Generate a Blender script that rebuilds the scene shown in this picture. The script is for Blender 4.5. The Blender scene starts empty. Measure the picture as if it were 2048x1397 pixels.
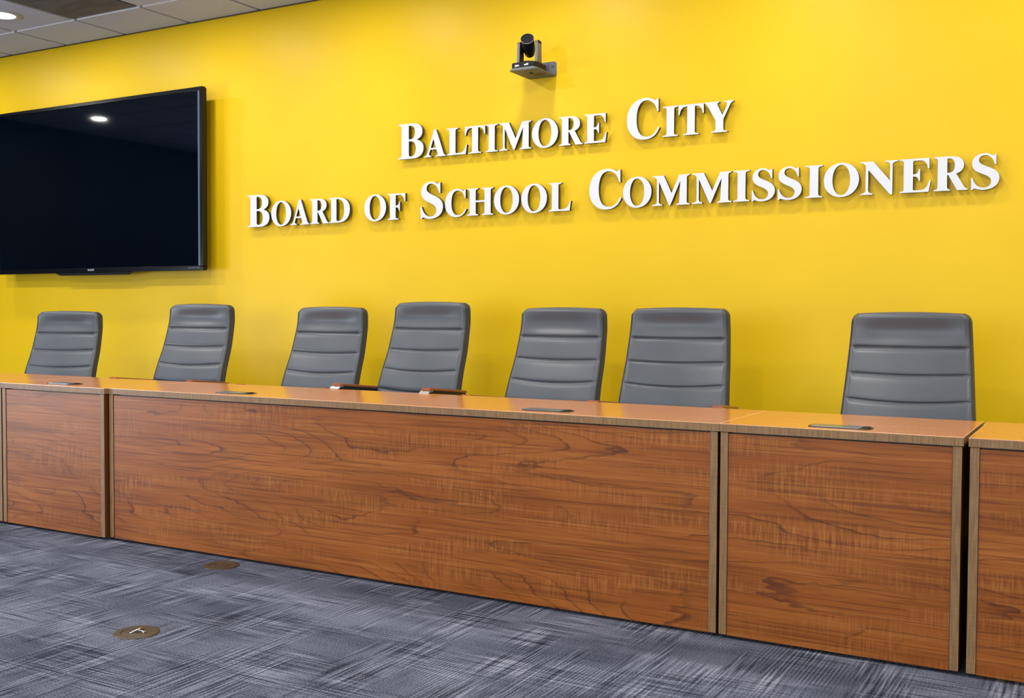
import bpy, bmesh, math, random
from mathutils import Vector, Matrix
from mathutils.geometry import tessellate_polygon
random.seed(7)
PI = math.pi
scene = bpy.context.scene
COL = scene.collection

# ------------------------------------------------------------------ helpers
def link(o, parent=None):
    COL.objects.link(o)
    if parent is not None: o.parent = parent
    return o

def build(name, bm, mats, parent=None, smooth=False, loc=None):
    bmesh.ops.recalc_face_normals(bm, faces=bm.faces)
    me = bpy.data.meshes.new(name)
    bm.to_mesh(me); bm.free()
    for m in (mats if isinstance(mats, (list, tuple)) else [mats]): me.materials.append(m)
    if smooth:
        for p in me.polygons: p.use_smooth = True
    o = bpy.data.objects.new(name, me)
    if loc: o.location = loc
    return link(o, parent)

def autosmooth(o, ang=35):
    me = o.data
    bm = bmesh.new(); bm.from_mesh(me)
    for f in bm.faces: f.smooth = True
    for e in bm.edges:
        if len(e.link_faces) == 2 and e.calc_face_angle(0) > math.radians(ang): e.smooth = False
    bm.to_mesh(me); bm.free()
    return o

def tag(o, label, cat, group=None):
    o['label'] = label; o['category'] = cat
    if group: o['group'] = group
    return o

def thing(name, label, cat, loc=(0, 0, 0), rz=0, group=None):
    o = bpy.data.objects.new(name, None)
    o.empty_display_size = .1
    o.location = loc; o.rotation_euler = (0, 0, rz)
    link(o); tag(o, label, cat, group)
    return o

def struct(name, bm, m):
    o = build(name, bm, m); o['kind'] = 'structure'; return o

def copy_tree(o, parent=None):
    c = o.copy(); COL.objects.link(c)
    if parent is not None: c.parent = parent
    for ch in list(o.children): copy_tree(ch, c)
    return c

def add_box(bm, x0, x1, y0, y1, z0, z1, bev=0, seg=2, mi=0):
    vs = [bm.verts.new((x, y, z)) for x in (x0, x1) for y in (y0, y1) for z in (z0, z1)]
    idx = [(0, 1, 3, 2), (4, 6, 7, 5), (0, 4, 5, 1), (2, 3, 7, 6), (0, 2, 6, 4), (1, 5, 7, 3)]
    fs = [bm.faces.new([vs[i] for i in q]) for q in idx]
    for f in fs: f.material_index = mi
    if bev:
        es = list({e for f in fs for e in f.edges})
        bmesh.ops.bevel(bm, geom=es, offset=bev, segments=seg, affect='EDGES', profile=.5)
    return fs

def xform(bm, verts, M):
    bmesh.ops.transform(bm, matrix=M, verts=verts)

def add_cyl(bm, p0, p1, r0, r1=None, n=24, cap=True):
    r1 = r0 if r1 is None else r1
    p0 = Vector(p0); p1 = Vector(p1); d = (p1 - p0).normalized()
    a = d.orthogonal().normalized(); b = d.cross(a)
    r = [[bm.verts.new(p + (a * math.cos(2 * PI * k / n) + b * math.sin(2 * PI * k / n)) * rr) for k in range(n)] for p, rr in ((p0, r0), (p1, r1))]
    for k in range(n):
        bm.faces.new((r[0][k], r[0][(k + 1) % n], r[1][(k + 1) % n], r[1][k]))
    if cap:
        bm.faces.new(r[0][::-1]); bm.faces.new(r[1])
    return r[0] + r[1]

def add_lathe(bm, prof, n=32, M=None):
    rings = []; vs = []
    for r, z in prof:
        if r < 1e-6: v = bm.verts.new((0, 0, z)); rings.append([v]); vs.append(v)
        else:
            ring = [bm.verts.new((r * math.cos(2 * PI * k / n), r * math.sin(2 * PI * k / n), z)) for k in range(n)]
            rings.append(ring); vs += ring
    for A, B in zip(rings, rings[1:]):
        for k in range(n):
            a = [A[k % len(A)], A[(k + 1) % len(A)], B[(k + 1) % len(B)], B[k % len(B)]]
            a = list(dict.fromkeys(a))
            if len(a) > 2: bm.faces.new(a)
    if M is not None: xform(bm, vs, M)
    return vs

def add_tube(bm, pts, r, n=8, cap=True):
    pts = [Vector(p) for p in pts]; rings = []
    for i, p in enumerate(pts):
        t = (pts[min(i + 1, len(pts) - 1)] - pts[max(i - 1, 0)]).normalized()
        ref = Vector((0, 0, 1)) if abs(t.z) < .9 else Vector((1, 0, 0))
        a = t.cross(ref).normalized(); b = t.cross(a)
        rings.append([bm.verts.new(p + (a * math.cos(2 * PI * k / n) + b * math.sin(2 * PI * k / n)) * r) for k in range(n)])
    for A, B in zip(rings, rings[1:]):
        for k in range(n): bm.faces.new((A[k], A[(k + 1) % n], B[(k + 1) % n], B[k]))
    if cap: bm.faces.new(rings[0][::-1]); bm.faces.new(rings[-1])

def add_prism(bm, poly, axis, a0, a1, bev=0):
    """extrude a 2-D polygon: axis 'x' -> (y,z) polygon, 'y' -> (x,z), 'z' -> (x,y)"""
    def mk(p, a):
        return {'x': (a, p[0], p[1]), 'y': (p[0], a, p[1]), 'z': (p[0], p[1], a)}[axis]
    A = [bm.verts.new(mk(p, a0)) for p in poly]; B = [bm.verts.new(mk(p, a1)) for p in poly]
    n = len(poly)
    fs = [bm.faces.new(A), bm.faces.new(B[::-1])]
    for k in range(n): fs.append(bm.faces.new((A[k], B[k], B[(k + 1) % n], A[(k + 1) % n])))
    if bev:
        es = list(set(fs[0].edges) | set(fs[1].edges))
        bmesh.ops.bevel(bm, geom=es, offset=bev, segments=2, affect='EDGES', profile=.5)
    return A + B

def rrect(x0, x1, y0, y1, r, n=6):
    pts = []
    for cx, cy, a in ((x1 - r, y1 - r, 0), (x0 + r, y1 - r, 90), (x0 + r, y0 + r, 180), (x1 - r, y0 + r, 270)):
        for k in range(n + 1):
            t = math.radians(a + 90 * k / n); pts.append((cx + r * math.cos(t), cy + r * math.sin(t)))
    return pts

def lerp_tab(x, X, Y):
    if x <= X[0]: return Y[0]
    for i in range(1, len(X)):
        if x <= X[i]:
            t = (x - X[i - 1]) / (X[i] - X[i - 1])
            return Y[i - 1] + (Y[i] - Y[i - 1]) * t
    return Y[-1]

# ------------------------------------------------------------------ materials
def srgb(r, g, b):
    f = lambda c: (c / 12.92 if c <= .04045 else ((c + .055) / 1.055) ** 2.4)
    return (f(r / 255), f(g / 255), f(b / 255), 1)

class NT:
    def __init__(s, name):
        s.m = bpy.data.materials.new(name); s.m.use_nodes = True
        s.t = s.m.node_tree; s.t.nodes.clear()
        s.out = s.t.nodes.new('ShaderNodeOutputMaterial')
    def n(s, typ, **kw):
        nd = s.t.nodes.new(typ)
        for k, v in kw.items(): setattr(nd, k, v)
        return nd
    def set(s, sock, v):
        if hasattr(v, 'is_output') or isinstance(v, bpy.types.NodeSocket): s.t.links.new(v, sock)
        else: sock.default_value = v
    def pos(s):
        return s.n('ShaderNodeNewGeometry').outputs['Position']
    def obj(s):
        return s.n('ShaderNodeTexCoord').outputs['Object']
    def map(s, vec, scale=(1, 1, 1), loc=(0, 0, 0)):
        nd = s.n('ShaderNodeMapping'); s.set(nd.inputs['Vector'], vec)
        nd.inputs['Scale'].default_value = scale; nd.inputs['Location'].default_value = loc
        return nd.outputs[0]
    def noise(s, vec, scale=1, detail=2, rough=.5, dist=0):
        nd = s.n('ShaderNodeTexNoise'); s.set(nd.inputs['Vector'], vec)
        nd.inputs['Scale'].default_value = scale; nd.inputs['Detail'].default_value = detail
        nd.inputs['Roughness'].default_value = rough; nd.inputs['Distortion'].default_value = dist
        return nd.outputs['Fac']
    def math(s, op, a, b=0, c=None):
        nd = s.n('ShaderNodeMath', operation=op)
        s.set(nd.inputs[0], a); s.set(nd.inputs[1], b)
        if c is not None: s.set(nd.inputs[2], c)
        return nd.outputs[0]
    def ramp(s, fac, stops, interp='LINEAR'):
        nd = s.n('ShaderNodeValToRGB'); s.set(nd.inputs[0], fac); cr = nd.color_ramp; cr.interpolation = interp
        while len(cr.elements) < len(stops): cr.elements.new(.5)
        for e, (p, c) in zip(cr.elements, stops):
            e.position = p; e.color = c if len(c) == 4 else (*c, 1)
        return nd.outputs[0]
    def range(s, v, a, b, c=0, d=1):
        nd = s.n('ShaderNodeMapRange'); s.set(nd.inputs[0], v)
        for i, q in enumerate((a, b, c, d)): nd.inputs[i + 1].default_value = q
        return nd.outputs[0]
    def mix(s, fac, a, b, blend='MIX'):
        nd = s.n('ShaderNodeMix', data_type='RGBA', blend_type=blend)
        s.set(nd.inputs[0], fac); s.set(nd.inputs[6], a); s.set(nd.inputs[7], b)
        return nd.outputs[2]
    def bsdf(s, color, rough=.5, metal=0, spec=.5, bump=None, bstr=.2, bdist=.001, **kw):
        b = s.n('ShaderNodeBsdfPrincipled')
        s.set(b.inputs['Base Color'], color); s.set(b.inputs['Roughness'], rough)
        b.inputs['Metallic'].default_value = metal
        b.inputs['Specular IOR Level'].default_value = spec
        for k, v in kw.items(): s.set(b.inputs[k.replace('_', ' ')], v)
        if bump is not None:
            bn = s.n('ShaderNodeBump'); s.set(bn.inputs['Height'], bump)
            bn.inputs['Strength'].default_value = bstr; bn.inputs['Distance'].default_value = bdist
            s.t.links.new(bn.outputs[0], b.inputs['Normal'])
        s.t.links.new(b.outputs[0], s.out.inputs[0])
        return s.m

def flat(name, rgb, rough=.5, metal=0, spec=.5, var=.04, scale=40, **kw):
    """plain colour with a faint procedural mottling"""
    t = NT(name)
    nz = t.noise(t.obj(), scale, 3)
    c = srgb(*rgb)
    lo = tuple(max(0, v * (1 - var)) for v in c[:3]) + (1,); hi = tuple(min(1, v * (1 + var)) for v in c[:3]) + (1,)
    col = t.mix(nz, lo, hi)
    return t.bsdf(col, rough, metal, spec, **kw)

# --- yellow painted wall
t = NT('yellow_paint'); P = t.pos()
n1 = t.noise(P, 1.3, 2); n2 = t.noise(P, 220, 3)
c = t.mix(t.range(n1, .35, .65), (.83, .537, .005, 1), (.87, .57, .007, 1))
M_WALL = t.bsdf(c, (.42), spec=.25, bump=n2, bstr=.25, bdist=.0006)
M_WHITEWALL = flat('pale_wall_paint', (200, 200, 198), .7)
M_DARKWALL = flat('dark_wall_paint', (44, 48, 58), .8)

# --- ceiling tile
t = NT('ceiling_tile_face'); P = t.pos()
sp = t.noise(P, 260, 3); lg = t.noise(P, 3, 2)
c = t.mix(t.range(sp, .3, .7), srgb(180, 190, 218), srgb(200, 210, 238))
c = t.mix(t.math('MULTIPLY', lg, .25), c, srgb(174, 182, 206))
M_TILE = t.bsdf(c, .9, spec=.1, bump=sp, bstr=.3, bdist=.001)
M_GRID = flat('ceiling_grid_metal', (58, 58, 58), .5)
M_LITEDGE = flat('lit_tile_edge', (246, 247, 250), .7)  # white stands for room light on the tile edges, painted in
t = NT('dark_grey_panel'); P = t.pos()
w = t.noise(t.map(P, (3, 9, 3)), 1, 3, dist=1.2)
c = t.mix(t.range(w, .35, .65), srgb(84, 88, 102), srgb(100, 104, 118))
M_DARKTILE = t.bsdf(c, .7, spec=.2)

# --- carpet
def carpet():
    t = NT('blue_grey_carpet'); P = t.pos()
    # broken streaks along y (they vary quickly in x) and along x, each living in its own patches
    wob = t.noise(P, 1.7, 1)
    ly = t.noise(t.map(P, (112, 3.4, 1)), 1, 2, .55)
    lx = t.noise(t.map(P, (3.4, 112, 1), (5.3, 2.1, 0)), 1, 2, .55)
    my = t.range(t.noise(t.map(P, (5.2, 2.0, 1), (2, 9, 0)), 1, 2), .44, .56, .08, 1)
    mx = t.range(t.noise(t.map(P, (2.0, 5.2, 1), (7, 3, 0)), 1, 2), .45, .57, .08, 1)
    sy = t.math('MULTIPLY', t.range(ly, .36, .64, -1, 1), my)
    sx = t.math('MULTIPLY', t.range(lx, .36, .64, -1, 1), mx)
    # fine pin stripes, regular
    sep = t.n('ShaderNodeSeparateXYZ'); t.set(sep.inputs[0], P)
    pin = t.math('SINE', t.math('MULTIPLY', sep.outputs[0], 2 * PI / .0125))
    pinm = t.range(t.noise(t.map(P, (3.1, 2.2, 1), (11, 4, 0)), 1, 2), .50, .60)
    pinx = t.math('SINE', t.math('MULTIPLY', sep.outputs[1], 2 * PI / .0125))
    pinxm = t.range(t.noise(t.map(P, (2.2, 3.1, 1), (1, 14, 0)), 1, 2), .50, .60)
    fine = t.range(t.noise(P, 210, 3, .75), .32, .68, -1, 1)
    patch = t.range(t.noise(t.map(P, (1.3, 2.2, 1)), 1.5, 3, .6), .34, .66, -1, 1)
    v = t.math('MULTIPLY_ADD', sy, .62, t.math('MULTIPLY', sx, .55))
    v = t.math('MULTIPLY_ADD', t.math('MULTIPLY', pin, pinm), .34, v)
    v = t.math('MULTIPLY_ADD', t.math('MULTIPLY', pinx, pinxm), .30, v)
    v = t.math('MULTIPLY_ADD', fine, .72, v)
    v = t.math('MULTIPLY_ADD', patch, .30, v)
    v = t.range(v, -1.5, 1.5, 0, 1)
    c = t.ramp(v, [(0, srgb(10, 11, 20)), (.30, srgb(44, 48, 61)), (.5, srgb(86, 91, 106)), (.72, srgb(124, 129, 144)), (1, srgb(170, 174, 188))])
    return t.bsdf(c, .95, spec=.12, bump=v, bstr=.5, bdist=.003)
M_CARPET = carpet()

# --- cherry laminate: contour-line cathedral figure, fibres and cross-fire flame
def cherry(name, kind='panel'):
    t = NT(name); P = t.pos()
    if kind == 'top':   # lies in x-y
        sw = t.n('ShaderNodeMapping'); t.set(sw.inputs[0], P); sw.inputs['Rotation'].default_value = (PI / 2, 0, 0)
        P = sw.outputs[0]
    warp = t.noise(t.map(P, (2.2, 1, 9)), 1.6, 3, .55)
    base = t.noise(t.map(P, (.62, .6, 3.3), (3.1, 0, 1.7)), 1, 1.0, .4, .25)
    x = t.math('MULTIPLY_ADD', warp, .075, base)
    rings = t.math('FRACT', t.math('MULTIPLY', x, 19))
    line = t.ramp(rings, [(0, (0,) * 3), (.60, (.05,) * 3), (.86, (.22,) * 3), (.935, (1,) * 3), (.965, (.9,) * 3), (.985, (0,) * 3)])
    lmask = t.range(t.noise(t.map(P, (1.2, 1, 5.5), (4, 0, 2)), 1.3, 2), .40, .60, .06, 1)
    line = t.math('MULTIPLY', line, lmask)
    fib = t.noise(t.map(P, (1.6, 1, 95)), 1, 3, .65)
    fib2 = t.noise(t.map(P, (2.4, 1, 150), (3, 0, 0)), 1, 2, .6)
    fire = t.noise(t.map(P, (205, 1, 13)), 1, 2, .6)
    fmask = t.range(t.noise(t.map(P, (1.5, 1, 8), (1, 0, 8)), 1.4, 2, .55), .47, .70)
    blotch = t.noise(t.map(P, (1.0, 1, 6.5)), 1.6, 3, .55)
    c = t.mix(t.range(blotch, .3, .7), srgb(138, 73, 20), srgb(168, 95, 33))
    c = t.mix(t.math('MULTIPLY', t.range(fib, .5, .75), .55), c, srgb(188, 121, 55))
    c = t.mix(t.math('MULTIPLY', t.range(fib2, .52, .64), .62), c, srgb(104, 50, 17))
    ff = t.math('MULTIPLY', t.range(fire, .46, .68), fmask)
    c = t.mix(t.math('MULTIPLY', ff, .50), c, srgb(190, 124, 64))
    fd = t.math('MULTIPLY', t.range(fire, .55, .36), fmask)
    c = t.mix(t.math('MULTIPLY', fd, .40), c, srgb(98, 50, 20))
    c = t.mix(t.math('MULTIPLY', line, .74), c, srgb(76, 34, 12))
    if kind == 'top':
        c = t.mix(.6, c, srgb(232, 158, 88))  # lighter and more orange: wall reflection painted into the desktop colour
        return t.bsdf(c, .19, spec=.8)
    return t.bsdf(c, .40, spec=.32)
M_WOOD = cherry('cherry_laminate_front')
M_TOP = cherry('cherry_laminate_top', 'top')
t = NT('tan_edge_band'); P = t.pos()
e1 = t.noise(t.map(P, (240, 240, 12)), 1, 2); e2 = t.noise(t.map(P, (14, 14, 260)), 1, 2); e3 = t.noise(P, 6, 2)
c = t.mix(t.range(e1, .35, .65), srgb(126, 92, 56), srgb(156, 119, 76))
c = t.mix(t.math('MULTIPLY', t.range(e2, .45, .7), .45), c, srgb(112, 84, 56))
c = t.mix(t.math('MULTIPLY', e3, .3), c, srgb(150, 120, 84))
M_EDGE = t.bsdf(c, .45, spec=.4)
M_EDGELIP = flat('polished_edge_lip', (226, 168, 118), .25, spec=.6)
M_SIDE = flat('cherry_side', (100, 54, 18), .4)
M_GLIDE = flat('black_rubber_glide', (18, 18, 18), .6)
# --- chair
t = NT('grey_leather'); P = t.obj()
v = t.noise(P, 420, 3); l = t.noise(P, 5, 2)
c = t.mix(t.range(l, .3, .7), srgb(76, 81, 87), srgb(84, 89, 95))
M_LEATHER = t.bsdf(c, .36, spec=.5, bump=v, bstr=.12, bdist=.0006)
M_GUSSET = flat('dark_grey_leather', (52, 56, 62), .45)
M_PIPING = flat('piping_leather', (44, 47, 52), .45)
M_BLACK = flat('black_plastic', (26, 26, 28), .4)
M_CHROME = flat('chrome', (236, 238, 242), .22, metal=1, var=.01)
t = NT('arm_cap_walnut'); P = t.obj()
g = t.noise(t.map(P, (120, 6, 120)), 1, 3)
M_ARMWOOD = t.bsdf(t.mix(g, srgb(120, 62, 34), srgb(176, 102, 64)), .3, spec=.5)
# --- television
M_TVBEZEL = flat('gloss_black_bezel', (9, 10, 16), .2, spec=.3, var=.02)
M_TVBACK = flat('matt_black_case', (8, 8, 9), .6, spec=.2)
M_LITCHAMFER = flat('lit_bezel_chamfer', (74, 84, 108), .3, spec=.5)  # bezel chamfer; the light it reflects is painted into this colour
t = NT('dark_glass_screen'); P = t.pos()
z = t.n('ShaderNodeSeparateXYZ'); t.set(z.inputs[0], P)
nz = t.noise(P, 1.2, 2)
M_SCREEN = t.bsdf(t.mix(nz, (.0003, .0012, .0034, 1), (.0005, .0028, .0062, 1)), .035, spec=.2)
M_LOGO = flat('silver_print', (190, 192, 196), .4)
M_LOGODIM = flat('dim_grey_print', (92, 98, 112), .4)
# --- letters
M_LFACE = flat('satin_white_face', (224, 229, 237), .4, spec=.3, var=.015)
M_LSIDE = flat('shaded_return', (52, 51, 47), .5)  # letter sides darkened; their shade is put into this colour
# --- camera
M_CAMBLACK = flat('black_camera_shell', (22, 23, 27), .55, spec=.25)
M_CAMGREY = flat('silver_grey_shell', (112, 112, 116), .4)
M_CAMRING = flat('pale_lens_ring', (140, 136, 126), .35)
M_LENS = flat('lens_cap_glass', (30, 31, 40), .25)
M_BRACKET = flat('grey_powder_coat', (104, 107, 116), .5, spec=.3)
M_SCREW = flat('screw_steel', (60, 60, 62), .3, metal=.6)
t = NT('white_glint'); e = t.n('ShaderNodeEmission'); nz = t.noise(t.obj(), 60, 1)  # reflected glints on the camera front, made as a glowing colour
t.set(e.inputs[0], t.mix(nz, (1, 1, 1, 1), (.92, .96, 1, 1))); e.inputs[1].default_value = 1.2; t.t.links.new(e.outputs[0], t.out.inputs[0]); M_GLINT = t.m
# --- small hardware
t = NT('bronze_floor_metal'); P = t.obj()
g = t.noise(t.map(P, (30, 30, 30)), 1, 3)
M_BRASS = t.bsdf(t.mix(g, srgb(62, 52, 38), srgb(92, 78, 57)), .45, metal=.3, spec=.5)
M_BRASSDARK = flat('dark_socket_plastic', (42, 38, 32), .5)
M_PORTFRAME = flat('dark_port_frame', (48, 50, 52), .35, metal=.5)
M_PORTLID = flat('brushed_grey_lid', (142, 146, 144), .28, metal=.75)
t = NT('downlight_glow'); e = t.n('ShaderNodeEmission'); nz = t.noise(t.obj(), 20, 1)
t.set(e.inputs[0], t.mix(nz, (1, .98, .95, 1), (1, 1, 1, 1))); e.inputs[1].default_value = 7; t.t.links.new(e.outputs[0], t.out.inputs[0]); M_GLOW = t.m
M_TRIM = flat('satin_white_trim', (176, 182, 196), .5)

# ------------------------------------------------------------------ setting
H = 2.9953
XL, XR, YB = -9.6, 3.6, -9.5
bm = bmesh.new(); add_box(bm, XL, XR, 0, .12, 0, H + .3); struct('wall_back', bm, M_WALL)
bm = bmesh.new(); add_box(bm, XL - .12, XL, YB, .12, 0, H + .3); struct('wall_left', bm, M_DARKWALL)
bm = bmesh.new(); add_box(bm, XR, XR + .12, YB, .12, 0, H + .3); struct('wall_right', bm, M_WHITEWALL)
bm = bmesh.new(); add_box(bm, XL - .12, XR + .12, YB - .12, YB, 0, H + .3); struct('wall_front', bm, M_WHITEWALL)
bm = bmesh.new(); add_box(bm, XL - .12, XR + .12, YB - .12, .12, -.12, 0); struct('floor', bm, M_CARPET)
bm = bmesh.new(); add_box(bm, XL, XR, -.012, 0, 0, .1, .003); struct('baseboard_back', bm, M_BLACK)

# ceiling: tegular tiles hanging a little below the grid they sit in
T0 = .6096; CX0 = -7.1383; D1 = .4223
bm = bmesh.new()
add_box(bm, XL, XR, YB, 0, H + .016, H + .12, mi=1)
gap = .0125
xs = [CX0 + k * T0 for k in range(-5, 18)]
xs = [x for x in xs if XL < x < XR]; xs = [XL - gap] + xs + [XR + gap]
ys = [gap * .5, -D1]; 
while ys[-1] - T0 > YB: ys.append(ys[-1] - T0)
ys.append(YB - gap)
DT = None
LX, LY = -6.228, -.727
for i in range(len(xs) - 1):
    for j in range(len(ys) - 1):
        x0, x1, y1, y0 = xs[i] + gap, xs[i + 1] - gap, ys[j] - gap, ys[j + 1] + gap
        if x1 - x0 < .05 or y1 - y0 < .05: continue
        if abs((x0 + x1) / 2 - (CX0 + 2.5 * T0)) < .05 and j == 1: DT = (x0, x1, y0, y1); continue
        fs = add_box(bm, x0, x1, y0, y1, H, H + .017, mi=0); fs[2].material_index = 2 if j == 0 else 0  # only the room-facing edge of the wall row is painted lit
ceil = struct('ceiling', bm, [M_TILE, M_GRID, M_LITEDGE])
bm = bmesh.new(); add_box(bm, DT[0], DT[1], DT[2], DT[3], H + .001, H + .016)
tag(build('ceiling_tile', bm, M_DARKTILE), 'dark grey ceiling tile among the pale tiles, right of the recessed downlight', 'ceiling tile')
bm = bmesh.new(); add_box(bm, XL, XR, -.014, 0, H - .004, H + .004); struct('trim_1', bm, M_GRID)

dl = thing('ceiling_light', 'round recessed downlight glowing white in a pale ceiling tile', 'light', (LX, LY, H))
bm = bmesh.new(); add_lathe(bm, [(.085, -.001), (.088, -.006), (.108, -.010), (.122, -.006), (.125, 0), (.085, 0)], 40)
autosmooth(build('trim_ring', bm, M_TRIM, dl))
bm = bmesh.new(); add_lathe(bm, [(0, -.0045), (.06, -.004), (.086, -.002), (.086, 0), (0, 0)], 40)
build('lens', bm, M_GLOW, dl, smooth=True)

# ------------------------------------------------------------------ desks
TH = .737; SL = .028; DEP = .555; ZB = .014
def cable_port(bx, by, parent):
    """flush power port: frame with two sliding lids and a latch, in desk-local coordinates"""
    bm = bmesh.new(); add_prism(bm, rrect(bx - .103, bx + .103, by - .043, by + .043, .03), 'z', TH - .004, TH + .0025, .001)
    fr = build('cable_port', bm, M_PORTFRAME, parent)
    for y0, y1 in ((-.036, -.002), (.002, .036)):
        bm = bmesh.new(); add_prism(bm, rrect(bx - .092, bx + .070, by + y0, by + y1, .010), 'z', TH, TH + .0045, .001)
        build('port_lid', bm, M_PORTLID, fr)
    bm = bmesh.new(); add_prism(bm, rrect(bx + .074, bx + .094, by - .018, by + .018, .006), 'z', TH, TH + .0065, .001)
    build('latch', bm, M_BLACK, fr)

def desk(x0, x1, yf, ports, label):
    w = x1 - x0
    d = thing('conference_desk', label, 'desk', (x0, yf, 0), group='front row of wood desks')
    bm = bmesh.new(); add_box(bm, 0.001, w - .001, .0015, DEP, TH - SL, TH, .0012, 1)
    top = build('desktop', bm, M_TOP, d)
    bm = bmesh.new()
    add_box(bm, 0, w, -.0006, .0015, TH - SL + .0004, TH - .0026)
    add_box(bm, w - .0012, w, 0, DEP, TH - SL + .0004, TH - .0026)
    add_box(bm, 0, .0012, 0, DEP, TH - SL + .0004, TH - .0026)
    build('edge_band', bm, M_EDGE, top)
    bm = bmesh.new()
    add_box(bm, 0, w, -.0008, .0024, TH - .003, TH + .0003, .0008, 2)
    add_box(bm, w - .0032, w, 0, DEP, TH - .003, TH + .0003, .0008, 2)
    add_box(bm, 0, .0032, 0, DEP, TH - .003, TH + .0003, .0008, 2)
    build('edge_lip', bm, M_EDGELIP, top)
    ov = .0045; pw = .0265; zt = TH - SL - .0015
    for a, b in ((ov, ov + pw), (w - ov - pw, w - ov)):
        bm = bmesh.new(); add_box(bm, a, b, .0032, DEP - .02, ZB, zt)
        s = build('side_panel', bm, M_SIDE, d)
        bm = bmesh.new(); add_box(bm, a, b, .0015, .0032, ZB, zt, .0006, 1)
        build('edge_band', bm, M_EDGE, s)
        for yy in (.05, DEP - .08):
            bm = bmesh.new(); add_cyl(bm, ((a + b) / 2, yy, 0), ((a + b) / 2, yy, ZB + .001), .011, .011, 14)
            build('glide', bm, M_GLIDE, s)
    bm = bmesh.new(); add_box(bm, ov + pw + .0012, w - ov - pw - .0012, .005, .025, ZB - .002, zt - .004)
    build('modesty_panel', bm, M_WOOD, d)
    bm = bmesh.new(); add_box(bm, ov + pw, w - ov - pw, .024, .042, TH - SL - .09, TH - SL)
    build('support_rail', bm, M_BLACK, d)
    for bx, by in ports: cable_port(bx - x0, by - yf, d)
    return d
YF = -1.582
desk(-5.905, -5.0055, YF - .0205, [], 'wood desk of which only a sliver shows at the left edge of the photo')
desk(-5.0045, -4.2222, YF - .0205, [(-4.65, -1.492)], 'short wood desk at left before the leftmost chair, ending at the long desk')
desk(-4.2195, -1.1685, YF, [(-3.49, -1.475), (-1.882, -1.475)], 'long middle wood desk with two power ports in its top')
desk(-1.1675, -.3962, YF, [(-.784, -1.490)], 'square-fronted wood desk right of the long one, single chair behind it')
desk(-.3826, .39, YF - .002, [], 'wood desk cut off by the right edge of the photo beyond a black gap')

# ------------------------------------------------------------------ chairs
WF, WK, EX, TK, LEAN = .423, .124, .010, .046, 1.07
DPX = [0, .05, .1, .14, .19, .24, .29, .34, .42, .5, .6, .7]
DPY = [-.001, 0, -.004, -.014, -.027, -.041, -.0605, -.081, -.107, -.125, -.14, -.15]
ZT = 1.1305    # top of the backrest of an unraised chair
Y0 = .32       # chair-local y of the front of the headrest
GRV = [(.132, .001), (.233, .007), (.330, .013), (.430, .014), (.53, .010)]
def prof(d):
    # smooth the table
    return LEAN * (lerp_tab(d - .015, DPX, DPY) + lerp_tab(d, DPX, DPY) * 2 + lerp_tab(d + .015, DPX, DPY)) / 4
def sst(a, b, x):
    t_ = max(0, min(1, (x - a) / (b - a))); return t_ * t_ * (3 - 2 * t_)
def puff(u, d):
    au = abs(u)
    m = 1 - max(0, (au - .90) / .08) if au > .90 else 1
    m = max(0, min(1, m))
    best = 9
    sgn = 0
    for dg, dr in GRV:
        q = d - (dg + dr * (1 - u * u))
        if abs(q) < abs(best): best = q; amp = 1.5 if dg < .15 else 1
    a = abs(best)
    wid = .0055 if best < 0 else .0085
    g = math.exp(-(a / wid)) * .0115 * amp
    # headrest pad is dished
    hd = 0
    if d < .13: hd = .0135 * math.exp(-(au / .76) ** 4) * math.exp(-abs((d - .078) / .038) ** 2.4)
    return g * m + hd - .007 * (1 - au ** 2.2)

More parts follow.
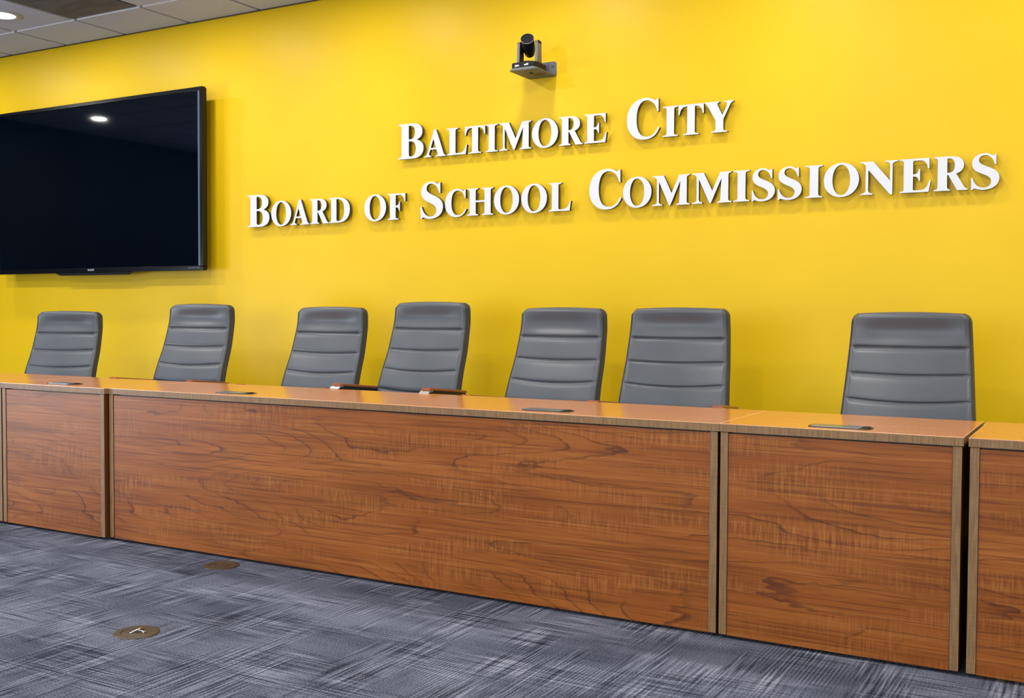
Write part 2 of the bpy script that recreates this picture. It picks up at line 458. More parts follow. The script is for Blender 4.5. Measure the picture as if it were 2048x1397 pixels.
def make_backrest():
    NU = 36
    ds = []
    d = 0.0
    while d < .665:
        ds.append(d)
        near = min(abs(d - g - r * .5) for g, r in GRV)
        d += .0022 if d < .03 else (.0026 if near < .022 else .006)
    bm = bmesh.new(); loops = []; pipe = []
    for d in ds:
        rt, rc = .020, .034
        a = max(0, (rt - d) / rt); ins = rt * (1 - math.sqrt(max(0, 1 - a * a)))
        a2 = max(0, (rc - d) / rc); insx = rc * (1 - math.sqrt(max(0, 1 - a2 * a2)))
        insx = min(insx, .026)
        hw = (WF + WK * d) / 2 - insx * .9; hb = hw + EX
        yf = Y0 + prof(d) + ins; yb = Y0 + prof(d) + TK - ins * .8
        arch = .006 * max(0, 1 - d / .12)
        lp = []
        for k in range(NU + 1):
            u = -1 + 2 * k / NU; u = math.copysign(abs(u) ** .85, u)
            fade = min(1, d / .02)
            rnd = 0
            if abs(u) > .94: q = (abs(u) - .94) / .06; rnd = .009 * (1 - math.sqrt(max(0, 1 - q * q)))
            lp.append((u * hw, yf + puff(u, d) * fade + rnd, arch * (1 - u * u) - d))
        for f in (.35, .7, .9): lp.append((hw + EX * f, yf + .009 + (yb - yf - .009) * f, -d))
        for u in (1, .9, .5, 0, -.5, -.9, -1):
            lp.append((u * hb * (.985 if abs(u) == 1 else 1), yb + (.012 * (1 - u * u)), arch * (1 - u * u) - d))
        for f in (.9, .7, .35): lp.append((-hw - EX * f, yf + .009 + (yb - yf - .009) * f, -d))
        loops.append([bm.verts.new((x, y, ZT + z)) for x, y, z in lp])
        pipe.append((hw, yf + .010, ZT - d))
    n = len(loops[0])
    for A, B in zip(loops, loops[1:]):
        for k in range(n):
            f = bm.faces.new((A[k], A[(k + 1) % n], B[(k + 1) % n], B[k]))
            f.material_index = 0 if k < NU else 1
    f = bm.faces.new(loops[0]); f.material_index = 0
    f = bm.faces.new(loops[-1][::-1]); f.material_index = 1
    o = build('backrest', bm, [M_LEATHER, M_GUSSET], smooth=True)
    pts = pipe[10::4]
    for sg in (-1, 1):
        bm = bmesh.new()
        add_tube(bm, [(sg * (x + .0015), y, z) for x, y, z in pts], .0024, 6)
        build('piping', bm, M_PIPING, o, smooth=True)
    return o

def make_chair():
    root = thing('conference_chair', '', 'chair')
    b = make_backrest(); b.parent = root
    # seat cushion
    bm = bmesh.new()
    NX, NY = 14, 16; top = []; bot = []
    for j in range(NY + 1):
        v = j / NY; y = -.275 + v * .50; ra = []; rb = []
        for i in range(NX + 1):
            u = -1 + 2 * i / NX
            w = .245 - .012 * v
            e = max(abs(u) ** 5, abs(2 * v - 1) ** 6)
            drop = .028 * max(0, (.25 - v) / .25) ** 2
            ra.append(bm.verts.new((u * w, y, .475 - .03 * e - drop + .008 * u * u)))
            rb.append(bm.verts.new((u * w * .97, y + (.012 if v < .1 else 0), .395 + .012 * e)))
        top.append(ra); bot.append(rb)
    for G in (top, bot):
        for j in range(NY):
            for i in range(NX): bm.faces.new((G[j][i], G[j][i + 1], G[j + 1][i + 1], G[j + 1][i]))
    ring = lambda G: G[0] + [r[-1] for r in G[1:]] + G[-1][-2::-1] + [r[0] for r in G[-2:0:-1]]
    A, B = ring(top), ring(bot)
    for k in range(len(A)): bm.faces.new((A[k], A[(k + 1) % len(A)], B[(k + 1) % len(A)], B[k]))
    build('seat', bm, M_LEATHER, root, smooth=True)
    # arms: black rail on a post, wood cap, chrome front hook
    zf, zr = ZT - .3945, ZT - .424
    for s in (-1, 1):
        xc = s * .266; hw = .024
        bm = bmesh.new()
        add_prism(bm, [(-.068, zf - .012), (.225, zr - .012), (.235, zr - .032), (.20, zr - .036), (-.058, zf - .034)], 'x', xc - hw * .9, xc + hw * .9, .002)
        add_prism(bm, [(.06, zf - .05), (.12, zf - .05), (.10, .43), (.02, .43)], 'x', xc - .012, xc + .012, .002)
        add_box(bm, min(xc, s * .12), max(xc + s * .012, s * .12), .02, .10, .385, .43, .003, 1)
        ar = build('armrest', bm, M_BLACK, root)
        bm = bmesh.new()
        add_prism(bm, [(-.078, zf - .012), (-.076, zf - .002), (-.065, zf), (.225, zr), (.232, zr - .006), (.232, zr - .012)], 'x', xc - hw, xc + hw, .0025)
        build('arm_cap', bm, M_ARMWOOD, ar)
        bm = bmesh.new()
        out_ = []; inn = []
        for k in range(9):
            a = math.radians(80 + 105 * k / 8)
            out_.append((-.062 + .044 * math.cos(a) , zf - .058 + .048 * math.sin(a)))
            inn.append((-.062 + .036 * math.cos(a) , zf - .058 + .040 * math.sin(a)))
        out_ += [(-.055, zf - .16), (.02, .44)]; inn += [(-.048, zf - .16), (.03, .435)]
        for k in range(len(out_) - 1):
            add_prism(bm, [out_[k], out_[k + 1], inn[k + 1], inn[k]], 'x', xc - hw * 1.1, xc + hw * 1.1)
        bmesh.ops.remove_doubles(bm, verts=bm.verts, dist=1e-5)
        build('front_bracket', bm, M_CHROME, ar)
    # mechanism, column, base
    bm = bmesh.new(); add_box(bm, -.10, .10, -.11, .13, .345, .402, .012, 2)
    add_prism(bm, [(.10, .36), (.23, .40), (.265, .50), (.245, .51), (.20, .43), (.10, .40)], 'x', -.035, .035, .003)
    build('tilt_mechanism', bm, M_BLACK, root)
    bm = bmesh.new(); add_cyl(bm, (0, 0, .09), (0, 0, .22), .027, .027, 20); add_cyl(bm, (0, 0, .21), (0, 0, .35), .0145, .0145, 16)
    autosmooth(build('gas_column', bm, M_CHROME, root))
    bm = bmesh.new(); add_lathe(bm, [(0, .075), (.05, .078), (.056, .10), (.05, .118), (.03, .124), (0, .124)], 24)
    autosmooth(build('hub', bm, M_CHROME, root))
    for k in range(5):
        a = math.radians(90 + 72 * k + 20); c, s = math.cos(a), math.sin(a)
        bm = bmesh.new()
        vs = add_prism(bm, [(.03, .118), (.03, .082), (.30, .066), (.315, .072), (.31, .084)], 'y', -.019, .019, .004)
        xform(bm, list(bm.verts), Matrix.Rotation(a, 4, 'Z'))
        lg = autosmooth(build('leg', bm, M_CHROME, root), 30)
        bm = bmesh.new()
        for off in (-.016, .016):
            add_cyl(bm, (.296, off - .009, .028), (.296, off + .009, .028), .028, .028, 20)
        add_cyl(bm, (.30, 0, .03), (.30, 0, .07), .006, .006, 10)
        add_box(bm, .28, .318, -.008, .008, .03, .058, .004, 1)
        xform(bm, list(bm.verts), Matrix.Rotation(a, 4, 'Z'))
        autosmooth(build('caster', bm, M_BLACK, lg), 40)
    return root

chairs = [ # headrest-front x, y, yaw degrees, top height, label
    (-5.6953, -.6694, 16.3, 1.1015, 0, 'grey leather chair below the left half of the wall television, leftmost of the seven'),
    (-4.5898, -.6400, 5.8, 1.1460, -.008, 'grey leather chair just right of below the wall television, second from the left'),
    (-3.6255, -.6502, 1.0, 1.1315, .003, 'grey leather chair on the left of the close middle pair, lower than its neighbour'),
    (-3.0055, -.6262, -1.4, 1.1576, 0, 'tallest grey leather chair, both wood-capped armrests with chrome fronts showing'),
    (-2.2610, -.6309, -2.5, 1.1306, .003, 'grey leather chair behind the right-hand power port of the long desk, third from the right'),
    (-1.6903, -.6032, 6.7, 1.1309, .006, 'grey leather chair at the right end of the long desk, second from the right'),
    (-.6979, -.7153, 4.2, 1.1141, 0, 'grey leather chair standing alone at the far right, seen almost straight on'),
]
proto = make_chair()
for i, (x, y, deg, zt, az, lab) in enumerate(chairs):
    c = proto if i == 0 else copy_tree(proto)
    th = math.radians(deg)
    c.location = (x + Y0 * math.sin(th), y - Y0 * math.cos(th), 0)
    c.rotation_euler = (0, 0, th)
    dz = zt - ZT      # gas lift setting: everything above the column moves
    for ch in c.children:
        k = ch.name.split('.')[0]
        if k in ('backrest', 'seat', 'armrest', 'tilt_mechanism'):
            ch.location.z = dz + (az if k == 'armrest' else 0)
    tag(c, lab, 'chair', 'grey conference chairs behind the desks')

# ------------------------------------------------------------------ television
tx0, tx1, tz0, tz1, tyf = -7.19, -5.083, 1.371, 2.5415, -.125
tv = thing('television', 'large flat black television mounted on the yellow wall', 'television', ((tx0 + tx1) / 2, 0, tz0))
ox = -(tx0 + tx1) / 2
def tb(bm, x0, x1, y0, y1, z0, z1, bev=0): add_box(bm, x0 + ox, x1 + ox, y0, y1, z0 - tz0, z1 - tz0, bev)
bm = bmesh.new()
bw = .026
tb(bm, tx0, tx1, tyf, tyf + .032, tz1 - bw, tz1, .003)
tb(bm, tx0, tx1, tyf, tyf + .032, tz0, tz0 + bw + .006, .003)
tb(bm, tx0, tx0 + bw, tyf, tyf + .032, tz0 + .02, tz1 - .02, .003)
tb(bm, tx1 - bw, tx1, tyf, tyf + .032, tz0 + .02, tz1 - .02, .003)
bz = build('bezel', bm, M_TVBEZEL, tv)
for a, b in ((tx1 - bw - .018, tx1 - bw + .001), (tx0 + bw - .001, tx0 + bw + .018)):
    bm = bmesh.new(); tb(bm, a, b, tyf + .0035, tyf + .010, tz0 + bw + .004, tz1 - bw)
    build('lit_chamfer', bm, M_LITCHAMFER, bz)
bm = bmesh.new(); tb(bm, tx0 + bw - .002, tx1 - bw + .002, tyf + .0055, tyf + .020, tz0 + bw, tz1 - bw + .002)
build('screen', bm, M_SCREEN, tv)
bm = bmesh.new(); tb(bm, tx0 + .004, tx1 - .004, tyf + .018, tyf + .045, tz0 + .004, tz1 - .004, .006)
tb(bm, tx0 + .05, tx1 - .05, tyf + .04, -.034, tz0 + .05, tz1 - .08, .015)
build('rear_case', bm, M_TVBACK, tv)
bm = bmesh.new(); add_prism(bm, [(-6.52 + ox, 0), (-5.75 + ox, 0), (-5.80 + ox, -.016), (-6.47 + ox, -.016)], 'y', tyf + .002, tyf + .03)
build('sensor_bar', bm, M_TVBACK, tv)
bm = bmesh.new()
for x in (-6.45, -5.75): tb(bm, x, x + .05, -.045, 0, 1.6, 2.35, .003)
tb(bm, -6.6, -5.6, -.058, -.04, 1.85, 2.1, .003)
build('wall_mount', bm, M_BLACK, tv)
def text_mesh(name, s, size, m, parent, loc, width, align='CENTER'):
    cu = bpy.data.curves.new(name, 'FONT'); cu.body = s; cu.size = size; cu.align_x = align; cu.extrude = .0003
    o = bpy.data.objects.new(name, cu); COL.objects.link(o)
    dg = bpy.context.evaluated_depsgraph_get(); me = bpy.data.meshes.new_from_object(o.evaluated_get(dg))
    bpy.data.objects.remove(o); bpy.data.curves.remove(cu)
    ww = max(v.co.x for v in me.vertices) - min(v.co.x for v in me.vertices)
    for v in me.vertices: v.co.x *= width / ww
    me.materials.clear(); me.materials.append(m)
    q = bpy.data.objects.new(name, me); q.location = loc; q.rotation_euler = (PI / 2, 0, 0)
    return link(q, parent)
text_mesh('logo', 'SHARP', .020, M_LOGO, bz, (-6.147 + ox, tyf - .0004, 1.383 - tz0), .066)
text_mesh('logo', 'AQUOS LED', .015, M_LOGODIM, bz, (-5.162 + ox, tyf - .0004, 1.384 - tz0), .110)

# ------------------------------------------------------------------ camera shelf and camera
bk = thing('wall_bracket', 'grey metal shelf bracket screwed to the yellow wall under the camera', 'bracket', (-2.695, 0, 2.366))
bm = bmesh.new()
add_prism(bm, rrect(-.082, .080, -.226, -.001, .012), 'z', 0, .006, .001)
build('shelf', bm, M_BRACKET, bk)
bm = bmesh.new(); add_prism(bm, [(-.082, .002), (.080, .002)] + [(.080 - .014 + .014 * math.cos(a), .066 + .014 * math.sin(a)) for a in [PI / 2 * k / 5 for k in range(6)]] + [(-.082 + .014 - .014 * math.sin(a), .066 + .014 * math.cos(a)) for a in [PI / 2 * k / 5 for k in range(6)]], 'y', -.005, 0, .001)
build('wall_flange', bm, M_BRACKET, bk)
for x in (-.058, .056):
    bm = bmesh.new(); add_cyl(bm, (x, -.009, .056), (x, -.004, .056), .0075, .0075, 14); build('screw', bm, M_SCREW, bk)
bm = bmesh.new(); add_prism(bm, rrect(-.01, .055, -.10, -.07, .014), 'z', -.0012, .001); build('cable_slot', bm, M_BLACK, bk)
bm = bmesh.new(); add_cyl(bm, (0.0, -.135, -.006), (0.0, -.135, .001), .010, .010, 14); build('mounting_bolt', bm, M_SCREW, bk)

cam_t = thing('conference_camera', 'black and silver pan-tilt camera on a wall shelf above the lettering', 'camera', (-2.702, -.142, 2.372))
bm = bmesh.new(); add_prism(bm, rrect(-.072, .072, -.078, .072, .014), 'z', 0, .008, .001)
build('base_tray', bm, M_CAMGREY, cam_t)
bm = bmesh.new(); add_prism(bm, rrect(-.069, .069, -.075, .070, .016), 'z', .007, .036, .003)
bs = autosmooth(build('base', bm, M_CAMBLACK, cam_t))
bm = bmesh.new(); add_lathe(bm, [(0, .047), (.052, .046), (.060, .040), (.061, .035), (0, .035)], 36)
tt = autosmooth(build('turntable', bm, M_CAMBLACK, cam_t))
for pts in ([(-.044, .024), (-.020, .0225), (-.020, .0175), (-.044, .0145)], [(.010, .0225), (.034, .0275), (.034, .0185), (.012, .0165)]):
    bm = bmesh.new(); add_prism(bm, pts, 'y', -.0765, -.074); build('painted_glint', bm, M_GLINT, bs)  # glowing shapes stand for glints on the base front
yaw = math.radians(3)
Ry = Matrix.Rotation(yaw, 4, 'Z')
for s in (-1, 1):
    bm = bmesh.new()
    add_prism(bm, [(-.030, .042), (.028, .042), (.022, .148), (.014, .156), (-.016, .156), (-.024, .148)], 'x', s * .0435, s * .060, .003)
    xform(bm, list(bm.verts), Ry)
    for f_ in bm.faces:
        if f_.normal.length == 0: f_.normal_update()
    bm.normal_update()
    bmesh.ops.recalc_face_normals(bm, faces=bm.faces)
    for f_ in bm.faces:
        if f_.normal.x * s < -.8: f_.material_index = 1
    yk = autosmooth(build('yoke_arm', bm, [M_CAMGREY, M_CAMBLACK], cam_t))
    bm = bmesh.new()
    add_prism(bm, [(-.024, .1475), (-.016, .156), (.014, .156), (.022, .148), (.019, .140), (-.020, .140)], 'x', s * .0428, s * .0608, .002)
    xform(bm, list(bm.verts), Ry)
    build('yoke_cap', bm, M_CAMBLACK, yk)
ax = Vector((.30, -.80, .47)).normalized()
hc = Vector((-.006, 0, .136))
Mh = Matrix.Translation(hc) @ ax.to_track_quat('Z', 'Y').to_matrix().to_4x4()
bm = bmesh.new(); add_lathe(bm, [(0, -.078), (.014, -.076), (.024, -.064), (.031, -.036), (.034, 0), (.0345, .046), (.0338, .052), (.031, .0525), (0, .0525)], 40, Mh)
hd = autosmooth(build('lens_head', bm, M_CAMBLACK, cam_t), 30)
bm = bmesh.new(); add_lathe(bm, [(.0340, .0495), (.0355, .0505), (.0355, .0530), (.0338, .0540), (.0330, .0525), (.0340, .0495)], 40, Mh)
autosmooth(build('lens_ring', bm, M_CAMRING, hd))
bm = bmesh.new(); add_lathe(bm, [(0, .0536), (.0335, .0536), (.0335, .0520), (0, .0520)], 40, Mh)
build('lens_glass', bm, M_LENS, hd)

# ------------------------------------------------------------------ wall letters
def bez(p0, p1, p2, p3, n=10):
    r = []
    for k in range(1, n + 1):
        t = k / n; s = 1 - t
        r.append(tuple(s ** 3 * a + 3 * s * s * t * b + 3 * s * t * t * c + t ** 3 * d for a, b, c, d in zip(p0, p1, p2, p3)))
    return r
def path(*ops):
    """ops: (x,y) line point, or ((c1),(c2),(end)) cubic"""
    out = [ops[0]]
    for o in ops[1:]:
        if isinstance(o[0], tuple): out += bez(out[-1], o[0], o[1], o[2])
        else: out.append(o)
    return out
def ell(cx, cy, rx, ry, n=44, p=2.0):
    r = []
    for k in range(n):
        a = 2 * PI * k / n; c, s = math.cos(a), math.sin(a)
        r.append((cx + rx * math.copysign(abs(c) ** (2 / p), c), cy + ry * math.copysign(abs(s) ** (2 / p), s)))
    return r
SV = .045   # serif thickness
def stem(x0, x1, l, r, y0=0, y1=1, bot=True, top=True, tl=None, tr=None):
    """vertical stem x0..x1 with bracketed serifs reaching l and r"""
    tl = l if tl is None else tl; tr = r if tr is None else tr
    q = .075
    o = []
    if bot: o += [(l, y0), (r, y0), (r, y0 + SV * .75), ((x1 + .02, y0 + SV), (x1, y0 + SV + .02), (x1, y0 + SV + q))]
    else: o += [(x0, y0), (x1, y0)]
    if top: o += [(x1, y1 - SV - q), ((x1, y1 - SV - .02), (x1 + .02, y1 - SV), (tr, y1 - SV * .75)), (tr, y1), (tl, y1), (tl, y1 - SV * .75), ((x0 - .02, y1 - SV), (x0, y1 - SV - .02), (x0, y1 - SV - q))]
    else: o += [(x1, y1), (x0, y1)]
    if bot: o += [(x0, y0 + SV + q), ((x0, y0 + SV + .02), (x0 - .02, y0 + SV), (l, y0 + SV * .75))]
    return path(*o)
ST = .262
G = {}   # glyph -> (width, [(outer, [holes])])
G['I'] = (.533, [(stem(.135, .398, 0, .533), [])])
G['L'] = (.87, [(stem(.115, .375, 0, .50), []),
    (path((.30, 0), (.815, 0), (.87, .345), (.832, .345), ((.79, .17), (.72, .062), (.52, .062)), (.30, .062)), [])])
G['T'] = (.88, [(stem(.31, .572, .17, .712, top=False, y1=.97), []),
    (path((0, .68), (.04, .68), ((.065, .84), (.13, .938), (.28, .938)), (.60, .938), ((.75, .938), (.815, .84), (.84, .68)), (.88, .68), (.872, 1), (.008, 1)), [])])
def earm(x, w):
    return path((x, .062), (x, 0), (w - .055, 0), (w, .345), (w - .038, .345), ((w - .08, .17), (w - .15, .062), (w - .30, .062)))
def tarm(x, w):
    return path((x, 1), (x, .938), (w - .28, .938), ((w - .14, .938), (w - .075, .85), (w - .05, .69)), (w - .012, .69), (w - .015, 1))
def marm(x):
    return path((x, .535), (x, .475), ((x + .12, .475), (x + .16, .43), (x + .172, .335)), (x + .210, .335), (x + .210, .685), (x + .172, .685), ((x + .16, .58), (x + .12, .535), (x, .535)))
G['E'] = (.87, [(stem(.11, .372, 0, .45), []), (earm(.30, .87), []), (tarm(.30, .84), []), (marm(.36), [])])
G['F'] = (.84, [(stem(.11, .372, 0, .515), []), (tarm(.30, .84), []), (marm(.36), [])])
G['H'] = (1.12, [(stem(.11, .372, 0, .475), []), (stem(.748, 1.01, .645, 1.12), []), ([(.36, .485), (.76, .485), (.76, .548), (.36, .548)], [])])
G['O'] = (1.047, [(ell(.5235, .5, .5235, .525, 56, 2.05), [ell(.5235, .5, .262, .462, 48, 2.1)])])
G['D'] = (1.047, [(path((0, 0), (.45, 0), ((.85, 0), (1.047, .21), (1.047, .51)), ((1.047, .82), (.84, 1), (.45, 1)), (0, 1), (0, .966), ((.09, .955), (.11, .94), (.11, .87)), (.11, .13), ((.11, .06), (.09, .045), (0, .034))),
    [path((.372, .13), (.372, .938), (.44, .938), ((.66, .93), (.765, .80), (.765, .51)), ((.765, .22), (.66, .064), (.46, .064)), ((.395, .064), (.372, .085), (.372, .13)))])])
G['B'] = (.885, [(path((0, 0), (.50, 0), ((.75, 0), (.885, .11), (.885, .28)), ((.885, .42), (.79, .50), (.64, .53)), ((.77, .565), (.845, .64), (.845, .755)), ((.845, .92), (.71, 1), (.47, 1)), (0, 1), (0, .966), ((.09, .955), (.11, .94), (.11, .87)), (.11, .13), ((.11, .06), (.09, .045), (0, .034))),
    [path((.366, .12), (.366, .495), (.42, .495), ((.55, .495), (.618, .42), (.618, .28)), ((.618, .13), (.55, .062), (.44, .062)), ((.39, .062), (.366, .08), (.366, .12))),
     path((.366, .552), (.366, .938), (.42, .938), ((.53, .938), (.588, .88), (.588, .75)), ((.588, .62), (.53, .552), (.42, .552)))])])
G['R'] = (.94, [(path((0, 0), (.46, 0), (.46, .034), ((.385, .045), (.372, .06), (.372, .13)), (.372, .462), (.40, .462), (.655, 0), (.94, 0), (.94, .034), ((.885, .045), (.865, .065), (.835, .115)), (.62, .49), ((.76, .525), (.83, .61), (.83, .735)), ((.83, .91), (.69, 1), (.46, 1)), (0, 1), (0, .966), ((.09, .955), (.11, .94), (.11, .87)), (.11, .13), ((.11, .06), (.09, .045), (0, .034))),
    [path((.372, .522), (.372, .938), (.42, .938), ((.53, .938), (.580, .87), (.580, .735)), ((.580, .60), (.53, .522), (.42, .522)))])])
G['A'] = (.98, [(path((0, 0), (.33, 0), (.33, .034), ((.235, .05), (.215, .085), (.235, .14)), (.282, .272), (.562, .272), (.612, .13), ((.63, .07), (.615, .048), (.53, .034)), (.53, 0), (.98, 0), (.98, .034), ((.92, .05), (.90, .075), (.875, .14)), (.552, 1.02), (.452, 1.02), (.158, .17), ((.125, .08), (.09, .045), (0, .034))),
    [[(.305, .335), (.540, .335), (.424, .68)]])])
G['M'] = (1.34, [(path((0, 0), (.36, 0), (.36, .034), ((.26, .05), (.235, .075), (.235, .15)), (.235, .80), (.60, 0), (.645, 0), (1.0, .80), (.962, .13), ((.962, .06), (.94, .045), (.86, .034)), (.86, 0), (1.34, 0), (1.34, .034), ((1.25, .045), (1.228, .06), (1.228, .13)), (1.228, .87), ((1.228, .94), (1.25, .955), (1.33, .966)), (1.33, 1), (.96, 1), (.69, .40), (.405, 1), (0, 1), (0, .966), ((.10, .955), (.155, .92), (.16, .84)), (.16, .15), ((.16, .075), (.12, .05), (0, .034))), [])])
G['N'] = (1.087, [(path((0, 0), (.36, 0), (.36, .034), ((.26, .05), (.225, .075), (.225, .15)), (.225, .75), (.865, -.02), (.93, -.02), (.93, .85), ((.93, .925), (.97, .95), (1.087, .966)), (1.087, 1), (.72, 1), (.72, .966), ((.83, .95), (.855, .925), (.855, .85)), (.855, .40), (.37, 1), (0, 1), (0, .966), ((.09, .955), (.12, .93), (.15, .89)), (.15, .15), ((.15, .075), (.11, .05), (0, .034))), [])])
G['Y'] = (.97, [(path((.24, 0), (.77, 0), (.77, .034), ((.655, .045), (.636, .06), (.636, .13)), (.636, .42), (.84, .84), ((.88, .92), (.91, .95), (.97, .966)), (.97, 1), (.65, 1), (.65, .966), ((.745, .955), (.775, .92), (.745, .85)), (.605, .545), (.455, .85), ((.42, .925), (.43, .955), (.50, .966)), (.50, 1), (0, 1), (0, .966), ((.06, .955), (.085, .925), (.12, .85)), (.374, .40), (.374, .13), ((.374, .06), (.355, .045), (.24, .034))), [])])
def glyph_C():
    out = path((.885, .985), (.845, .985), ((.83, .94), (.80, .93), (.755, .955)), ((.68, 1.0), (.60, 1.025), (.51, 1.025)),
        ((.20, 1.025), (0, .80), (0, .49)), ((0, .18), (.20, -.025), (.50, -.025)), ((.70, -.025), (.84, .07), (.92, .255)), (.875, .275),
        ((.80, .12), (.70, .045), (.575, .045)), ((.375, .045), (.272, .21), (.272, .50)), ((.272, .79), (.365, .958), (.545, .958)), ((.70, .958), (.81, .85), (.85, .66)), (.885, .66))
    return (.92, [(out, [])])
G['C'] = glyph_C()
def glyph_S():
    # outline drawn once around
    out = path((.665, .985), (.63, .985), ((.61, .945), (.585, .94), (.54, .965)), ((.49, 1.0), (.43, 1.025), (.36, 1.025)), ((.15, 1.025), (.02, .905), (.02, .74)),
        ((.02, .60), (.10, .52), (.27, .445)), ((.43, .375), (.535, .325), (.535, .215)), ((.535, .105), (.46, .035), (.345, .035)), ((.20, .035), (.085, .14), (.04, .325)), (0, .325), (.005, -.02), (.045, -.02), ((.06, .02), (.085, .03), (.14, .008)),
        ((.20, -.015), (.26, -.028), (.34, -.028)), ((.60, -.028), (.755, .115), (.755, .30)), ((.755, .445), (.66, .53), (.50, .605)), ((.30, .695), (.205, .735), (.205, .825)), ((.205, .91), (.26, .965), (.36, .965)), ((.48, .965), (.585, .875), (.63, .69)), (.665, .69))
    return (.755, [(out, [])])
G['S'] = glyph_S()

ZF, ZR = -.034, -.014   # front and rear faces of a letter; studs reach the wall
def area(p): return sum(p[i][0] * p[(i + 1) % len(p)][1] - p[(i + 1) % len(p)][0] * p[i][1] for i in range(len(p))) / 2
def letter(ch, xl, xr, zb, h, label, group):
    w, pieces = G[ch]
    sx = (xr - xl) / w
    root = thing('wall_letter', label, 'letter', ((xl + xr) / 2, 0, zb), group=group)
    bf = bmesh.new(); br = bmesh.new()
    ox = -(xr - xl) / 2
    for pi_, (outer, holes) in enumerate(pieces):
        eps = pi_ * .00012
        loops = []
        for q, lp in enumerate([outer] + list(holes)):
            lp = [lp[0]] + [b for a, b in zip(lp, lp[1:]) if abs(a[0] - b[0]) + abs(a[1] - b[1]) > 1e-5]
            if abs(lp[0][0] - lp[-1][0]) + abs(lp[0][1] - lp[-1][1]) < 1e-5: lp.pop()
            if (area(lp) > 0) == (q > 0): lp = lp[::-1]
            loops.append([(ox + x * sx, y * h) for x, y in lp])
        tris = tessellate_polygon([[Vector((x, y, 0)) for x, y in lp] for lp in loops])
        allp = [p for lp in loops for p in lp]
        vf = [bf.verts.new((x, ZF + eps, z)) for x, z in allp]
        for tr in tris:
            try: bf.faces.new([vf[i] for i in tr])
            except ValueError: pass
        vb = [br.verts.new((x, ZR, z)) for x, z in allp]
        for tr in tris:
            try: br.faces.new([vb[i] for i in tr])
            except ValueError: pass
        va = [br.verts.new((x, ZF + .0012 + eps, z)) for x, z in allp]
        # thin lip of the white face
        vl = [bf.verts.new((x, ZF + .0012 + eps, z)) for x, z in allp]
        k0 = 0
        for lp in loops:
            n = len(lp)
            for k in range(n):
                a, b = k0 + k, k0 + (k + 1) % n
                br.faces.new((va[a], va[b], vb[b], vb[a]))
                bf.faces.new((vf[a], vf[b], vl[b], vl[a]))
            k0 += n
    f = build('letter_face', bf, M_LFACE, root)
    # studs
    sxp = {'T': (.5,), 'Y': (.5,), 'I': (.5,)}.get(ch)
    P0 = pieces[0][0]
    for fx, fz in {'O': ((.12, .5), (.88, .5)), 'C': ((.13, .5), (.5, .012)), 'S': ((.5, .47), (.5, .0)), 'A': ((.3, .30), (.75, .30)), 'M': ((.82, .2), (.82, .8)), 'N': ((.17, .5), (.5, .5)), 'T': ((.5, .2), (.5, .8)), 'Y': ((.5, .15), (.5, .35)), 'I': ((.5, .2), (.5, .8))}.get(ch, ((.27, .2), (.27, .8))):
        x = ox + fx * (xr - xl); add_cyl(br, (x, ZR - .002, fz * h), (x, 0, fz * h), .003, .003, 8)
    build('letter_return', br, M_LSIDE, root)
    return root

zl1 = lambda x: 1.9885 + .003 * (x + 3.5)
zl2 = lambda x: 1.6415 + .0036 * (x + 4.5)
L1 = [('B', -3.619, -3.445, 2), ('A', -3.441, -3.295, 1), ('L', -3.287, -3.154, 1), ('T', -3.168, -3.036, 1), ('I', -3.033, -2.956, 1), ('M', -2.947, -2.747, 1), ('O', -2.743, -2.587, 1), ('R', -2.580, -2.442, 1), ('E', -2.432, -2.305, 1),
      ('C', -2.192, -2.014, 2), ('I', -1.997, -1.917, 1), ('T', -1.915, -1.783, 1), ('Y', -1.780, -1.633, 1)]
L2 = [('B', -4.785, -4.605, 2), ('O', -4.589, -4.428, 1), ('A', -4.433, -4.285, 1), ('R', -4.277, -4.133, 1), ('D', -4.130, -3.973, 1), ('O', -3.866, -3.708, 1), ('F', -3.695, -3.569, 1),
      ('S', -3.465, -3.312, 2), ('C', -3.298, -3.156, 1), ('H', -3.152, -2.983, 1), ('O', -2.978, -2.821, 1), ('O', -2.807, -2.651, 1), ('L', -2.639, -2.508, 1),
      ('C', -2.402, -2.219, 2), ('O', -2.211, -2.055, 1), ('M', -2.049, -1.851, 1), ('M', -1.840, -1.638, 1), ('I', -1.629, -1.549, 1), ('S', -1.538, -1.426, 1), ('S', -1.412, -1.299, 1), ('I', -1.282, -1.202, 1), ('O', -1.197, -1.038, 1), ('N', -1.031, -.868, 1), ('E', -.860, -.729, 1), ('R', -.717, -.577, 1), ('S', -.564, -.451, 1)]
D1L = ['tall B that begins the word Baltimore', 'A after the tall B in Baltimore', 'L in Baltimore', 'T in Baltimore', 'I in Baltimore', 'M in Baltimore', 'O in Baltimore', 'R in Baltimore', 'E that ends Baltimore',
       'tall C that begins the word City', 'I in City', 'T in City', 'Y that ends City']
D2L = ['tall B that begins the word Board', 'O in Board', 'A in Board', 'R in Board', 'D that ends Board', 'O of the word Of', 'F of the word Of',
       'tall S that begins School', 'C in School', 'H in School', 'first O in School', 'second O in School', 'L that ends School',
       'tall C that begins Commissioners', 'O after the tall C of Commissioners', 'first M in Commissioners', 'second M in Commissioners', 'I just right of the two Ms in Commissioners', 'left S of the double S in Commissioners', 'right S of the double S in Commissioners', 'I right of the double S in Commissioners', 'O left of the N in Commissioners', 'N in Commissioners', 'E in Commissioners', 'R in Commissioners', 'S that ends Commissioners']
for (chs, desc, zf, grp) in ((L1, D1L, zl1, 'upper row of wall letters'), (L2, D2L, zl2, 'lower row of wall letters')):
    for (ch, a, b, k), ds_ in zip(chs, desc):
        letter(ch, a, b, zf((a + b) / 2), .200 if k == 2 else .150, 'white raised letter ' + ds_, grp)

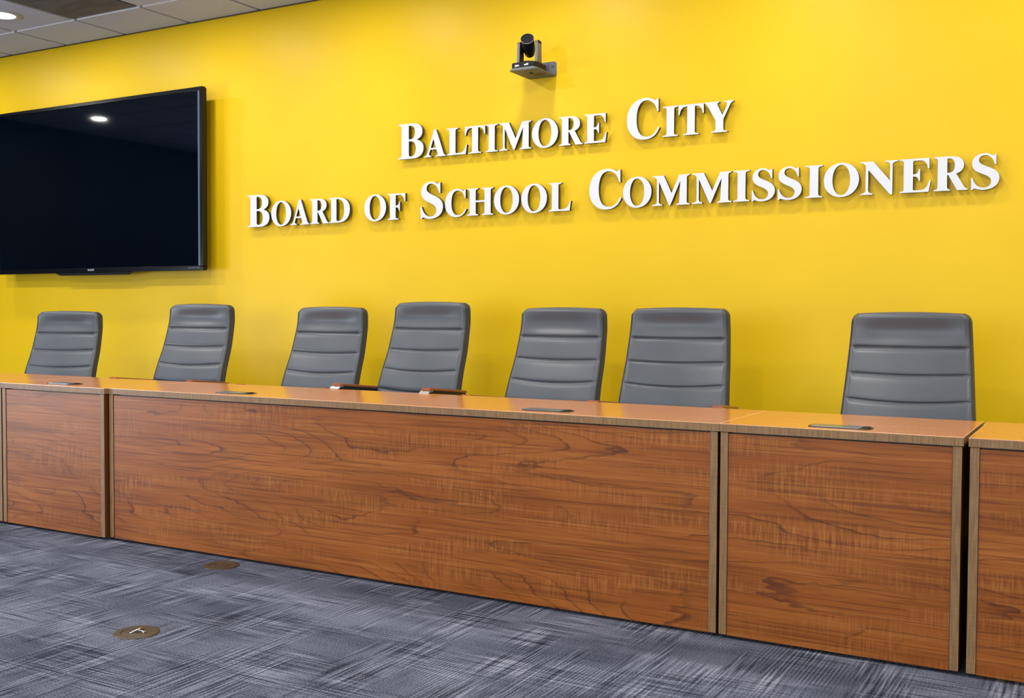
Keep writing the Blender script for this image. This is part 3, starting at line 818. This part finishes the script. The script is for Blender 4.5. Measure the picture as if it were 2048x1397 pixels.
# ------------------------------------------------------------------ floor outlets
def floor_outlet(x, y, label, opened):
    o = thing('floor_outlet', label, 'floor outlet', (x, y, 0), group='round floor outlets in the carpet')
    bm = bmesh.new(); add_lathe(bm, [(.052, .001), (.054, .0045), (.070, .005), (.076, .003), (.077, 0), (.052, 0)], 48)
    autosmooth(build('flange', bm, M_BRASS, o))
    bm = bmesh.new(); add_lathe(bm, [(0, .0030), (.050, .0030), (.0535, .0015), (.0535, 0), (0, 0)], 40)
    cv = autosmooth(build('cover_plate', bm, M_BRASS, o))
    if opened:
        bm = bmesh.new(); add_box(bm, -.036, .002, -.004, .026, .0025, .0036); build('socket', bm, M_BRASSDARK, cv)
        bm = bmesh.new()
        add_tube(bm, [(-.002, .030, .003), (.003, .026, .011), (.002, .012, .013), (.006, .004, .012), (.0, -.014, .009), (-.006, -.024, .003)], .0030, 8)
        add_tube(bm, [(.004, .002, .012), (.016, .0, .010), (.028, .003, .0085), (.036, -.003, .0045)], .0026, 8)
        add_tube(bm, [(.028, .003, .0085), (.034, .011, .0045)], .0024, 8)
        build('latch', bm, M_CHROME, cv, smooth=True)
    else:
        bm = bmesh.new()
        for k in (-1, 1): add_cyl(bm, (k * .036, 0, .0028), (k * .036, 0, .0042), .006, .006, 12)
        build('screw', bm, M_BRASSDARK, cv)
    return o
floor_outlet(-2.915, -2.547, 'round bronze floor outlet with a chrome latch, nearest to the camera', True)
floor_outlet(-3.372, -1.690, 'plain round bronze floor outlet lying close to the long desk front', False)

# ------------------------------------------------------------------ lights
def area_lamp(name, loc, size, power, color=(1, 1, 1), rot=(0, 0, 0), shape='DISK', sy=None, spread=None):
    l = bpy.data.lights.new(name, 'AREA'); l.shape = shape; l.size = size
    if sy: l.size_y = sy
    l.energy = power; l.color = color
    if spread: l.spread = spread
    o = bpy.data.objects.new(name, l); o.location = loc; o.rotation_euler = rot
    COL.objects.link(o); return o
WARM = (1, .955, .88)
for k in range(-1, 7):
    area_lamp('downlight_lamp', (LX + 2 * T0 * k, LY, H - .016), .15, 8.8, WARM)
for r, y in enumerate((-2.25, -4.385)):
    for k in range(-1, 5):
        area_lamp('downlight_lamp', (LX + T0 * 4 * k - T0 * 0, y, H - .016), .12, 27, WARM)
# daylight inferred at far left, plus cool fill added behind the camera; windows unseen
area_lamp('unseen_daylight_lamp', (-9.45, -5.6, .70), 1.35, 190, (.80, .88, 1), (0, -PI / 2, 0), 'RECTANGLE', 2.6)
area_lamp('unseen_daylight_lamp', (-2.5, -9.3, 1.7), 6.0, 175, (.86, .92, 1), (PI / 2, 0, 0), 'RECTANGLE', 2.0)
area_lamp('ceiling_fill_lamp', (-6.6, -3.4, .45), .5, 26, (.78, .88, 1), (PI + .45, 0, 0))  # added unseen fill aimed upward to cool the ceiling's yellow cast
w = bpy.data.worlds.new('room_world'); scene.world = w; w.use_nodes = True
w.node_tree.nodes['Background'].inputs[0].default_value = (.9, .95, 1, 1)
w.node_tree.nodes['Background'].inputs[1].default_value = .2

# ------------------------------------------------------------------ camera
r = Vector((.86930, .49430, .00450)); f = Vector((-.49390, .86880, -.03460))
yaw_, pit, rol = -.5169129929, -.0345673507, .004495806
f = Vector((math.sin(yaw_) * math.cos(pit), math.cos(yaw_) * math.cos(pit), math.sin(pit)))
r0 = Vector((math.cos(yaw_), -math.sin(yaw_), 0)); u0 = r0.cross(f)
r = r0 * math.cos(rol) + u0 * math.sin(rol); u = -r0 * math.sin(rol) + u0 * math.cos(rol)
cd = bpy.data.cameras.new('view_camera'); cam = bpy.data.objects.new('view_camera', cd); COL.objects.link(cam)
cam.matrix_world = Matrix(((r.x, u.x, -f.x, 0), (r.y, u.y, -f.y, -5.065576), (r.z, u.z, -f.z, 1.111545), (0, 0, 0, 1)))
cd.sensor_fit = 'HORIZONTAL'; cd.sensor_width = 36; cd.lens = 2125.654 / 2048 * 36
cd.clip_start = .05
scene.camera = cam
scene.view_settings.view_transform = 'Standard'
scene.view_settings.look = 'None'
scene.view_settings.exposure = 0
scene.cycles.use_denoising = True
scene.cycles.max_bounces = 8
